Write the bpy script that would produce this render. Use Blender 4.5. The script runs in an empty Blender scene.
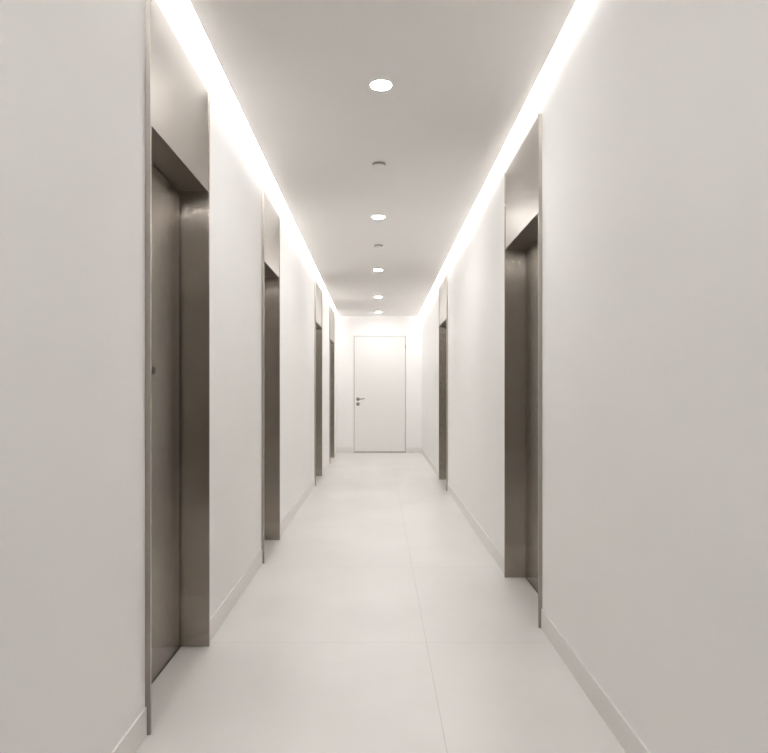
import bpy, bmesh, math
from mathutils import Vector

# ---------------------------------------------------------------- camera, world, exposure
C = bpy.context.scene.collection
F_PX = 630.0
CAM_H = 1.18
cam_d = bpy.data.cameras.new('camera')
cam_d.sensor_fit = 'HORIZONTAL'
cam_d.sensor_width = 36.0
cam_d.lens = 36.0 * F_PX / 768.0
cam_d.shift_x = (384 - 379) / 768.0
cam_d.shift_y = (390.5 - 376.5) / 768.0
cam_d.clip_start = 0.01
cam = bpy.data.objects.new('camera', cam_d)
C.objects.link(cam)
cam.location = (0, 0, CAM_H)
cam.rotation_euler = (math.radians(90), 0, 0)
bpy.context.scene.camera = cam

w = bpy.data.worlds.new('world')
bpy.context.scene.world = w
w.use_nodes = True
w.node_tree.nodes['Background'].inputs[0].default_value = (0.02, 0.02, 0.02, 1)
w.node_tree.nodes['Background'].inputs[1].default_value = 1.0

vs = bpy.context.scene.view_settings
vs.view_transform = 'Standard'
vs.look = 'None'
vs.gamma = 1
vs.use_curve_mapping = False
vs.exposure = 0.13
cy = bpy.context.scene.cycles          # white room: let light bounce enough
cy.max_bounces = 16; cy.diffuse_bounces = 12; cy.glossy_bounces = 8

STRIP = 16.0        # cove strips
STRIP_END = 2.2
DOWN = 290.0         # ceiling downlights
LIGHT_COL = (0.995, 0.992, 0.985, 1)

# ---------------------------------------------------------------- materials
def mat(name, col, rough=0.5, metal=0.0, spec=0.5):
    m = bpy.data.materials.new(name)
    m.use_nodes = True
    b = m.node_tree.nodes['Principled BSDF']
    b.inputs['Base Color'].default_value = (*col, 1)
    b.inputs['Roughness'].default_value = rough
    b.inputs['Metallic'].default_value = metal
    b.inputs['Specular IOR Level'].default_value = spec
    return m

def noise_color(m, c1, c2, scale, detail=4, lo=0.35, hi=0.65, vscale=(1, 1, 1)):
    nt = m.node_tree; N = nt.nodes; L = nt.links
    tc = N.new('ShaderNodeTexCoord'); mp = N.new('ShaderNodeMapping')
    mp.inputs['Scale'].default_value = vscale
    n = N.new('ShaderNodeTexNoise'); n.inputs['Scale'].default_value = scale; n.inputs['Detail'].default_value = detail
    r = N.new('ShaderNodeValToRGB')
    r.color_ramp.elements[0].position = lo; r.color_ramp.elements[0].color = (*c1, 1)
    r.color_ramp.elements[1].position = hi; r.color_ramp.elements[1].color = (*c2, 1)
    L.new(tc.outputs['Object'], mp.inputs[0]); L.new(mp.outputs[0], n.inputs['Vector'])
    L.new(n.outputs['Fac'], r.inputs[0]); L.new(r.outputs[0], N['Principled BSDF'].inputs['Base Color'])
    return r

M_wall = mat('wall_paint', (0.85, 0.842, 0.832), 0.62, spec=0.35)
noise_color(M_wall, (0.845, 0.837, 0.826), (0.86, 0.852, 0.842), 1.6)
M_ceil = mat('ceiling_paint', (0.86, 0.842, 0.828), 0.8, spec=0.2)
M_base = mat('baseboard_paint', (0.765, 0.748, 0.728), 0.5)
M_dark = mat('gap_shade_black', (0.012, 0.011, 0.01), 0.8)  # near-black that paints shade into the gaps around doors
M_lock = mat('lock_metal', (0.09, 0.08, 0.075), 0.4, 0.6)
M_sill = mat('sill_metal', (0.16, 0.145, 0.13), 0.45, 1.0)
M_added_lobby = mat('added_lobby_dark', (0.25, 0.235, 0.22), 0.7)  # dark tone for the added lobby, so the steel reflects darkness
M_door = mat('door_paint', (0.81, 0.80, 0.785), 0.45)
M_frame = mat('door_frame_paint', (0.74, 0.72, 0.70), 0.5)
M_chrome = mat('satin_chrome', (0.30, 0.285, 0.27), 0.35, 1.0)
M_plastic = mat('white_plastic', (0.78, 0.77, 0.74), 0.45)
M_grille = mat('sensor_grille', (0.26, 0.25, 0.235), 0.6)

# floor: large format porcelain with fine joints
M_floor = mat('porcelain_floor', (0.74, 0.715, 0.68), 0.33, spec=0.5)
def build_floor():
    nt = M_floor.node_tree; N = nt.nodes; L = nt.links
    r = noise_color(M_floor, (0.63, 0.61, 0.59), (0.68, 0.662, 0.642), 1.3, 8)
    tc = N.new('ShaderNodeTexCoord'); sx = N.new('ShaderNodeSeparateXYZ')
    L.new(tc.outputs['Object'], sx.inputs[0])
    def line(out, offset, period, width):
        a = N.new('ShaderNodeMath'); a.operation = 'SUBTRACT'; a.inputs[1].default_value = offset - period / 2
        b = N.new('ShaderNodeMath'); b.operation = 'FLOORED_MODULO'; b.inputs[1].default_value = period
        c = N.new('ShaderNodeMath'); c.operation = 'SUBTRACT'; c.inputs[1].default_value = period / 2
        d = N.new('ShaderNodeMath'); d.operation = 'ABSOLUTE'
        e = N.new('ShaderNodeMath'); e.operation = 'LESS_THAN'; e.inputs[1].default_value = width / 2
        L.new(out, a.inputs[0]); L.new(a.outputs[0], b.inputs[0]); L.new(b.outputs[0], c.inputs[0])
        L.new(c.outputs[0], d.inputs[0]); L.new(d.outputs[0], e.inputs[0])
        return e.outputs[0]
    lx = line(sx.outputs['X'], 0.222, 1.2, 0.0028)
    ly = line(sx.outputs['Y'], 2.95, 1.25, 0.0028)
    mx = N.new('ShaderNodeMath'); mx.operation = 'MAXIMUM'
    L.new(lx, mx.inputs[0]); L.new(ly, mx.inputs[1])
    mix = N.new('ShaderNodeMix'); mix.data_type = 'RGBA'
    mix.inputs['B'].default_value = (0.50, 0.48, 0.455, 1)
    L.new(mx.outputs[0], mix.inputs['Factor']); L.new(r.outputs[0], mix.inputs['A'])
    L.new(mix.outputs['Result'], N['Principled BSDF'].inputs['Base Color'])
build_floor()

# brushed stainless steel: microscopic vertical grain spreads reflections sideways
def steel(name, col, rough, spread):
    m = mat(name, col, rough, 1.0)
    nt = m.node_tree; N = nt.nodes; L = nt.links
    b = N['Principled BSDF']
    tc = N.new('ShaderNodeTexCoord'); mp = N.new('ShaderNodeMapping'); mp.inputs['Scale'].default_value = (600, 600, 1.5)
    n = N.new('ShaderNodeTexNoise'); n.inputs['Scale'].default_value = 1.0; n.inputs['Detail'].default_value = 2
    mr = N.new('ShaderNodeMapRange')
    mr.inputs['To Min'].default_value = rough - 0.015; mr.inputs['To Max'].default_value = rough + 0.015
    L.new(tc.outputs['Object'], mp.inputs[0]); L.new(mp.outputs[0], n.inputs['Vector'])
    L.new(n.outputs['Fac'], mr.inputs['Value']); L.new(mr.outputs[0], b.inputs['Roughness'])
    if spread:
        ge = N.new('ShaderNodeNewGeometry')
        cr = N.new('ShaderNodeVectorMath'); cr.operation = 'CROSS_PRODUCT'; cr.inputs[1].default_value = (0, 0, 1)
        L.new(ge.outputs['Normal'], cr.inputs[0])
        wn = N.new('ShaderNodeTexWhiteNoise'); wn.noise_dimensions = '3D'
        L.new(tc.outputs['Object'], wn.inputs['Vector'])
        sp = N.new('ShaderNodeSeparateColor'); L.new(wn.outputs['Color'], sp.inputs[0])
        ad = N.new('ShaderNodeMath'); ad.operation = 'ADD'; L.new(sp.outputs[0], ad.inputs[0]); L.new(sp.outputs[1], ad.inputs[1])
        sb = N.new('ShaderNodeMath'); sb.operation = 'MULTIPLY_ADD'; sb.inputs[1].default_value = spread; sb.inputs[2].default_value = -spread
        L.new(ad.outputs[0], sb.inputs[0])
        sc = N.new('ShaderNodeVectorMath'); sc.operation = 'SCALE'
        L.new(cr.outputs[0], sc.inputs[0]); L.new(sb.outputs[0], sc.inputs['Scale'])
        a2 = N.new('ShaderNodeVectorMath'); a2.operation = 'ADD'
        L.new(ge.outputs['Normal'], a2.inputs[0]); L.new(sc.outputs[0], a2.inputs[1])
        nm = N.new('ShaderNodeVectorMath'); nm.operation = 'NORMALIZE'
        L.new(a2.outputs[0], nm.inputs[0]); L.new(nm.outputs[0], b.inputs['Normal'])
    return m
M_steel = steel('brushed_steel', (0.46, 0.42, 0.375), 0.105, 0.55)
M_panel = steel('brushed_steel_panel', (0.46, 0.42, 0.375), 0.11, 0.45)
M_head = steel('satin_steel', (0.42, 0.387, 0.352), 0.38, 0)

def emis(name, col, s):
    m = mat(name, (0.8, 0.8, 0.8), 0.5)
    b = m.node_tree.nodes['Principled BSDF']
    b.inputs['Emission Color'].default_value = col
    b.inputs['Emission Strength'].default_value = s
    return m
M_strip = emis('led_diffuser', LIGHT_COL, STRIP)
M_strip_end = emis('led_diffuser_end', LIGHT_COL, STRIP_END)
M_down = emis('downlight_lens', LIGHT_COL, DOWN)

# ---------------------------------------------------------------- mesh helpers
class MB:
    def __init__(s): s.bm = bmesh.new()
    def box(s, x0, x1, y0, y1, z0, z1):
        if x0 > x1: x0, x1 = x1, x0
        v = [s.bm.verts.new((x, y, z)) for x in (x0, x1) for y in (y0, y1) for z in (z0, z1)]
        for f in ((0, 1, 3, 2), (4, 6, 7, 5), (0, 4, 5, 1), (2, 3, 7, 6), (0, 2, 6, 4), (1, 5, 7, 3)):
            s.bm.faces.new([v[i] for i in f])
        return s
    def hexa(s, lo, hi):            # lo, hi: 4 points each, counter-clockwise seen from above
        a = [s.bm.verts.new(p) for p in lo]; b = [s.bm.verts.new(p) for p in hi]
        s.bm.faces.new(a[::-1]); s.bm.faces.new(b)
        for i in range(4):
            j = (i + 1) % 4
            s.bm.faces.new((a[i], a[j], b[j], b[i]))
        return s
    def lathe(s, prof, cx=0, cy=0, cz=0, seg=48, axis='Z'):
        rings = []
        for r, h in prof:
            ring = []
            for k in range(seg):
                t = 2 * math.pi * k / seg
                a, b = r * math.cos(t), r * math.sin(t)
                p = (a, b, h) if axis == 'Z' else ((a, h, b) if axis == 'Y' else (h, a, b))
                ring.append(s.bm.verts.new((cx + p[0], cy + p[1], cz + p[2])))
            rings.append(ring)
        for i in range(len(rings) - 1):
            for k in range(seg):
                l = (k + 1) % seg
                s.bm.faces.new((rings[i][k], rings[i][l], rings[i + 1][l], rings[i + 1][k]))
        if prof[0][0] > 1e-5: s.bm.faces.new(rings[0])
        if prof[-1][0] > 1e-5: s.bm.faces.new(rings[-1][::-1])
        return s
    def tube(s, pts, rad, seg=16):
        pts = [Vector(p) for p in pts]; rings = []
        for i, p in enumerate(pts):
            d = (pts[min(i + 1, len(pts) - 1)] - pts[max(i - 1, 0)]).normalized()
            u = d.cross(Vector((0, 0, 1)))
            if u.length < 1e-3: u = Vector((1, 0, 0))
            u.normalize(); v = d.cross(u)
            rings.append([s.bm.verts.new(p + rad * (math.cos(2 * math.pi * k / seg) * u + math.sin(2 * math.pi * k / seg) * v)) for k in range(seg)])
        for i in range(len(rings) - 1):
            for k in range(seg):
                l = (k + 1) % seg
                s.bm.faces.new((rings[i][k], rings[i][l], rings[i + 1][l], rings[i + 1][k]))
        s.bm.faces.new(rings[0]); s.bm.faces.new(rings[-1][::-1])
        return s
    def build(s, name, m, parent=None, bevel=0.0, smooth=False, mats=None):
        bmesh.ops.recalc_face_normals(s.bm, faces=s.bm.faces)
        if bevel:
            bmesh.ops.bevel(s.bm, geom=list(s.bm.edges), offset=bevel, segments=2, affect='EDGES', profile=0.6)
        if parent is not None:
            q = Vector(parent.location)
            if parent.parent is not None: q = q + Vector(parent.parent.location)
            for v in s.bm.verts: v.co -= q
        me = bpy.data.meshes.new(name); s.bm.to_mesh(me); s.bm.free()
        me.materials.append(m)
        for x in (mats or []): me.materials.append(x)
        if smooth:
            for p in me.polygons: p.use_smooth = len(p.vertices) == 4
        o = bpy.data.objects.new(name, me); C.objects.link(o)
        if parent is not None: o.parent = parent
        return o

def struct(o): o['kind'] = 'structure'; return o
def tag(o, label, cat, group=None):
    o['label'] = label; o['category'] = cat
    if group: o['group'] = group
    return o
def empty(name, loc):
    o = bpy.data.objects.new(name, None); o.location = loc; o.empty_display_size = 0.2
    C.objects.link(o); return o

# ---------------------------------------------------------------- the corridor
WL, WR = -0.80, 0.81           # wall faces
YF, YB = 11.98, -4.0           # end wall, wall of the unseen lobby added behind the viewer
OPEN = -1.0                    # here the corridor opens into the added lobby
LOB = 2.4                      # half width of the added lobby
WT = 0.20                      # wall thickness
TOP = 2.95
HEAD_TOP = 2.555               # top of the steel header panels
CEIL0, SLOPE = CAM_H + 1.545, -0.0114
def cz(y): return CEIL0 + SLOPE * y
def edge_l(y): return -0.732 - 0.0022 * y
def edge_r(y): return 0.776 - 0.0028 * y
CEIL_END = 11.935

# (side, y0, y1, head height)
LIFTS = [
    (-1, 2.155, 2.912, 2.098, 'brushed steel elevator doorway nearest the viewer on the left wall, with a small key lock'),
    (-1, 4.29, 4.975, 2.071, 'second brushed steel elevator doorway along the left wall, counting from the front'),
    (-1, 7.80, 8.68, 2.043, 'third elevator doorway along the left wall, narrow sliver of dark steel'),
    (-1, 10.13, 11.05, 2.018, 'farthest elevator doorway on the left wall, thin steel sliver by the white door wall'),
    (1, 3.125, 3.98, 2.072, 'near brushed steel elevator doorway on the right wall, showing a strip of door panel'),
    (1, 7.40, 8.34, 2.031, 'far elevator doorway on the right wall, narrow dark steel sliver'),
]

m = MB().box(WL - WT, WR + WT, OPEN, YF + 0.2, -0.15, 0)
m.box(-LOB - WT, LOB + WT, YB - 0.2, OPEN, -0.15, 0)
struct(m.build('floor', M_floor))

def side_wall(name, s, W):
    m = MB(); y = OPEN
    out = W + s * WT
    for (sd, y0, y1, hd, _) in LIFTS:
        if sd != s: continue
        m.box(W, out, y, y0, 0, TOP)
        m.box(W + s * 0.010, out, y0, y1, hd + 0.014, HEAD_TOP)
        m.box(W, out, y0, y1, HEAD_TOP, TOP)
        y = y1
    m.box(W, out, y, YF, 0, TOP)
    bmesh.ops.remove_doubles(m.bm, verts=m.bm.verts, dist=1e-5)
    return struct(m.build(name, M_wall))
side_wall('wall_left', -1, WL)
side_wall('wall_right', 1, WR)

DX0, DX1, DZ1 = -0.486, 0.516, 2.225     # door opening in the end wall
m = MB()
m.box(WL - WT, DX0, YF, YF + 0.2, 0, TOP)
m.box(DX1, WR + WT, YF, YF + 0.2, 0, TOP)
m.box(DX0, DX1, YF, YF + 0.2, DZ1, TOP)
struct(m.build('wall_far', M_wall))
struct(MB().box(-LOB - WT, LOB + WT, YB - 0.2, YB, 0, TOP).build('wall_added_behind', M_added_lobby))  # unseen lobby walls, added to darken steel reflections and the near corridor
struct(MB().box(-LOB - WT, -LOB, YB, OPEN, 0, TOP).build('wall_added_lobby_left', M_added_lobby))
struct(MB().box(LOB, LOB + WT, YB, OPEN, 0, TOP).build('wall_added_lobby_right', M_added_lobby))
struct(MB().box(-LOB, WL - WT, OPEN, OPEN + 0.2, 0, TOP).build('wall_added_lobby_front_left', M_added_lobby))
struct(MB().box(WR + WT, LOB, OPEN, OPEN + 0.2, 0, TOP).build('wall_added_lobby_front_right', M_added_lobby))

def slab(y0, y1):
    lo = [(edge_l(y0), y0, cz(y0)), (edge_r(y0), y0, cz(y0)), (edge_r(y1), y1, cz(y1)), (edge_l(y1), y1, cz(y1))]
    hi = [(x, y, z + 0.12) for x, y, z in lo]
    return lo, hi
m = MB().hexa(*slab(OPEN, CEIL_END))
m.box(-LOB, LOB, YB, OPEN, cz(OPEN), cz(OPEN) + 0.12)
struct(m.build('ceiling', M_ceil))

BH, BT = 0.098, 0.006
def baseboard(name, s, W):
    m = MB(); y = OPEN
    for (sd, y0, y1, hd, _) in LIFTS:
        if sd != s: continue
        m.box(W, W - s * BT, y, y0 - 0.001, 0, BH); y = y1 + 0.001
    m.box(W, W - s * BT, y, YF - 0.01, 0, BH)
    return struct(m.build(name, M_base))
baseboard('baseboard_left', -1, WL)
baseboard('baseboard_right', 1, WR)
m = MB()
m.box(WL, DX0, YF - BT, YF, 0, BH)
m.box(DX1, WR, YF - BT, YF, 0, BH)
struct(m.build('baseboard_far', M_base))

# ---------------------------------------------------------------- the door in the end wall
d = empty('door_1', (0.018, YF, 0)); struct(d)
m = MB()
fw = 0.011
m.box(DX0, DX0 + fw, YF - 0.006, YF + 0.09, 0, DZ1)
m.box(DX1 - fw, DX1, YF - 0.006, YF + 0.09, 0, DZ1)
m.box(DX0 + fw, DX1 - fw, YF - 0.006, YF + 0.09, DZ1 - fw, DZ1)
m.build('door_frame', M_frame, d)
g = 0.006
leaf = MB().box(DX0 + fw + g, DX1 - fw - g, YF + 0.001, YF + 0.045, 0.016, DZ1 - fw - g).build('door_leaf', M_door, d)
MB().box(DX0 + fw, DX1 - fw, YF + 0.06, YF + 0.08, 0, DZ1 - fw).build('leaf_gap_shade', M_dark, d)  # sheet behind the leaf, painted near-black as shade in its gaps
HX, HZ = -0.40, 1.015
h = MB()
h.lathe([(0.034, 0), (0.034, -0.006), (0.030, -0.009), (0.011, -0.010), (0.011, -0.045)], HX, YF + 0.001, HZ, 32, 'Y')
h.tube([(HX, YF - 0.036, HZ), (HX + 0.02, YF - 0.046, HZ), (HX + 0.06, YF - 0.050, HZ + 0.004), (HX + 0.125, YF - 0.050, HZ + 0.012)], 0.0095)
h.build('door_handle', M_chrome, d, smooth=True)
h = MB()
h.lathe([(0.034, 0), (0.034, -0.006), (0.030, -0.009), (0.012, -0.010), (0.012, -0.014)], HX, YF + 0.001, HZ - 0.092, 32, 'Y')
h.box(HX - 0.002, HX + 0.002, YF - 0.016, YF - 0.012, HZ - 0.100, HZ - 0.086)
h.build('keyhole_plate', M_chrome, d, smooth=True)
h = MB()
for a in (-0.026, 0.0, 0.026):
    h.lathe([(0.008, -0.012), (0.008, 0.012)], DX1 - fw - 0.002, YF - 0.008, 2.01 + a, 20, 'Z')
h.build('hinge', M_chrome, d)

# ---------------------------------------------------------------- elevator doorways
def lift(s, y0, y1, hd, label, lock=False):
    W = WL if s < 0 else WR
    t = 0.011
    X = lambda dpt: W + s * dpt          # dpt > 0 goes into the wall
    root = empty('elevator_doorway', (W, (y0 + y1) / 2, 0))
    tag(root, label, 'elevator door', 'elevator doorways along the corridor')
    e = 0.0008
    for a, b in ((y0 + e, y0 + t), (y1 - t, y1 - e)):
        m = MB()
        m.box(X(-0.018), X(0.009), a, b, 0.001, HEAD_TOP - 0.0015)
        m.box(X(0.009), X(0.172), a, b, 0.001, hd + 0.012)
        j = m.build('jamb', M_steel, root, mats=[M_head])
        for p in j.data.polygons:
            if abs(p.normal.x) > 0.5 or (a < (y0 + y1) / 2 and p.normal.y < -0.5): p.material_index = 1
    MB().box(X(-0.012), X(0.008), y0 + t, y1 - t, hd, HEAD_TOP - 0.0015).build('header_panel', M_head, root)
    MB().box(X(0.008), X(0.172), y0 + t, y1 - t, hd, hd + 0.012).build('soffit', M_head, root)
    mid = (y0 + y1) / 2
    g = 0.013
    pans = []
    for a, b in ((y0 + t + g, mid - 0.0015), (mid + 0.0015, y1 - t - g)):
        pans.append(MB().box(X(0.115), X(0.140), a, b, 0.007, hd - 0.006).build('door_panel', M_panel, root, bevel=0.0012))
    MB().box(X(0.150), X(0.162), y0 + t, y1 - t, 0.003, hd).build('panel_gap_shade', M_dark, root)  # added near-black sheet, stands in for shade seen through the panel gaps
    MB().box(X(0.112), X(0.148), y0 + t, y1 - t, 0.0005, 0.0035).build('sill', M_sill, root)
    if lock:
        yk, zk = 2.556, 1.262
        k = MB()
        k.lathe([(0.014, 0), (0.014, -s * 0.003), (0.011, -s * 0.004)], X(0.1145), yk, zk, 32, 'X')
        k = k.build('key_lock', M_lock, pans[1] if yk > mid else pans[0])
        k['label'] = 'small dark round key lock'
    return root
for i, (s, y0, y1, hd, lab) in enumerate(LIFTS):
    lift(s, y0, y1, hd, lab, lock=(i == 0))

# ---------------------------------------------------------------- cove light strips
def strip(name, pts, label):
    """pts: four (x, y) corners counter-clockwise seen from above"""
    root_z = 0.095
    a, b, c, d = pts
    n = 24 if abs(d[1] - a[1]) > 1 else 1          # the long strips are made of half-metre diffusers
    mb = MB()
    lerp = lambda p, q, t: (p[0] + (q[0] - p[0]) * t, p[1] + (q[1] - p[1]) * t)
    for i in range(n):
        t0, t1 = i / n, (i + 1) / n
        q = [lerp(a, d, t0), lerp(b, c, t0), lerp(b, c, t1), lerp(a, d, t1)]
        mb.hexa([(x, y, cz(y) + root_z) for x, y in q], [(x, y, cz(y) + root_z + 0.012) for x, y in q])
    o = mb.build(name, M_strip)
    return tag(o, label, 'light strip', 'recessed cove light strips')
SB = OPEN + 0.01
e = 0.002
strip('light_strip', [(WL + e, SB), (edge_l(SB) - e, SB), (edge_l(CEIL_END) - e, CEIL_END), (WL + e, CEIL_END)],
      'long glowing cove light strip along the top of the left wall')
strip('light_strip', [(edge_r(SB) + e, SB), (WR - e, SB), (WR - e, CEIL_END), (edge_r(CEIL_END) + e, CEIL_END)],
      'long glowing cove light strip along the top of the right wall')
o = strip('light_strip', [(WL + e, CEIL_END + e), (WR - e, CEIL_END + e), (WR - e, YF - e), (WL + e, YF - e)],
      'short glowing cove light strip above the white door on the end wall')
o.data.materials[0] = M_strip_end

# ---------------------------------------------------------------- downlights and detectors
def zrow(dy): return F_PX * 1.545 / (dy + 7.2)
tilt = math.atan(SLOPE)
lab = ['round recessed ceiling downlight nearest the viewer, largest and brightest',
       'second ceiling downlight from the front, between the two smoke detectors',
       'third ceiling downlight from the front, just beyond the second smoke detector',
       'fourth ceiling downlight from the front, a small bright ellipse',
       'farthest ceiling downlight, smallest, close to the end wall']
spots = [(0.010, zrow(305.5)), (-0.005, zrow(173.5)), (-0.010, zrow(120.5)), (-0.012, zrow(93.5)), (-0.010, zrow(78.5))]
behind = [(0.010, 0.38), (0.010, -1.7)]
def downlight(x, y, label):
    r = empty('ceiling_downlight', (x, y, cz(y)))
    p = r.location
    MB().lathe([(0.0490, 0.0), (0.0490, -0.0015), (0.052, -0.0035), (0.057, -0.003), (0.059, -0.0003), (0.059, 0.0)], *p, 48).build('trim_ring', M_plastic, r, smooth=True)
    MB().lathe([(0.0485, -0.0005), (0.0485, -0.0025), (0.04, -0.0035), (0.001, -0.004)], *p, 48).build('lens', M_down, r)
    r.rotation_euler = (tilt, 0, 0)
    return tag(r, label, 'ceiling light', 'ceiling downlights')
for (x, y), l in zip(spots, lab): downlight(x, y, l)
for (x, y), l in zip(behind, ('ceiling downlight overhead, just before the nearest one in view', 'ceiling downlight behind the viewer')): downlight(x, y, l)

def detector(x, y, label):
    r = empty('smoke_detector', (x, y, cz(y))); p = r.location
    MB().lathe([(0.048, 0), (0.048, -0.003), (0.045, -0.004)], *p, 40).build('base_plate', M_plastic, r, smooth=True)
    MB().lathe([(0.043, -0.0035), (0.043, -0.017)], *p, 40).build('vent_ring', M_grille, r, smooth=True)
    MB().lathe([(0.044, -0.0165), (0.044, -0.020), (0.036, -0.024), (0.012, -0.026)], *p, 40).build('cap', M_plastic, r, smooth=True)
    r.rotation_euler = (tilt, 0, 0)
    return tag(r, label, 'smoke detector', 'ceiling smoke detectors')
detector(0.0, zrow(227.0), 'near small round smoke detector on the ceiling, just beyond the nearest downlight')
detector(-0.004, zrow(145.5), 'far small round smoke detector on the ceiling, between second and third downlights')
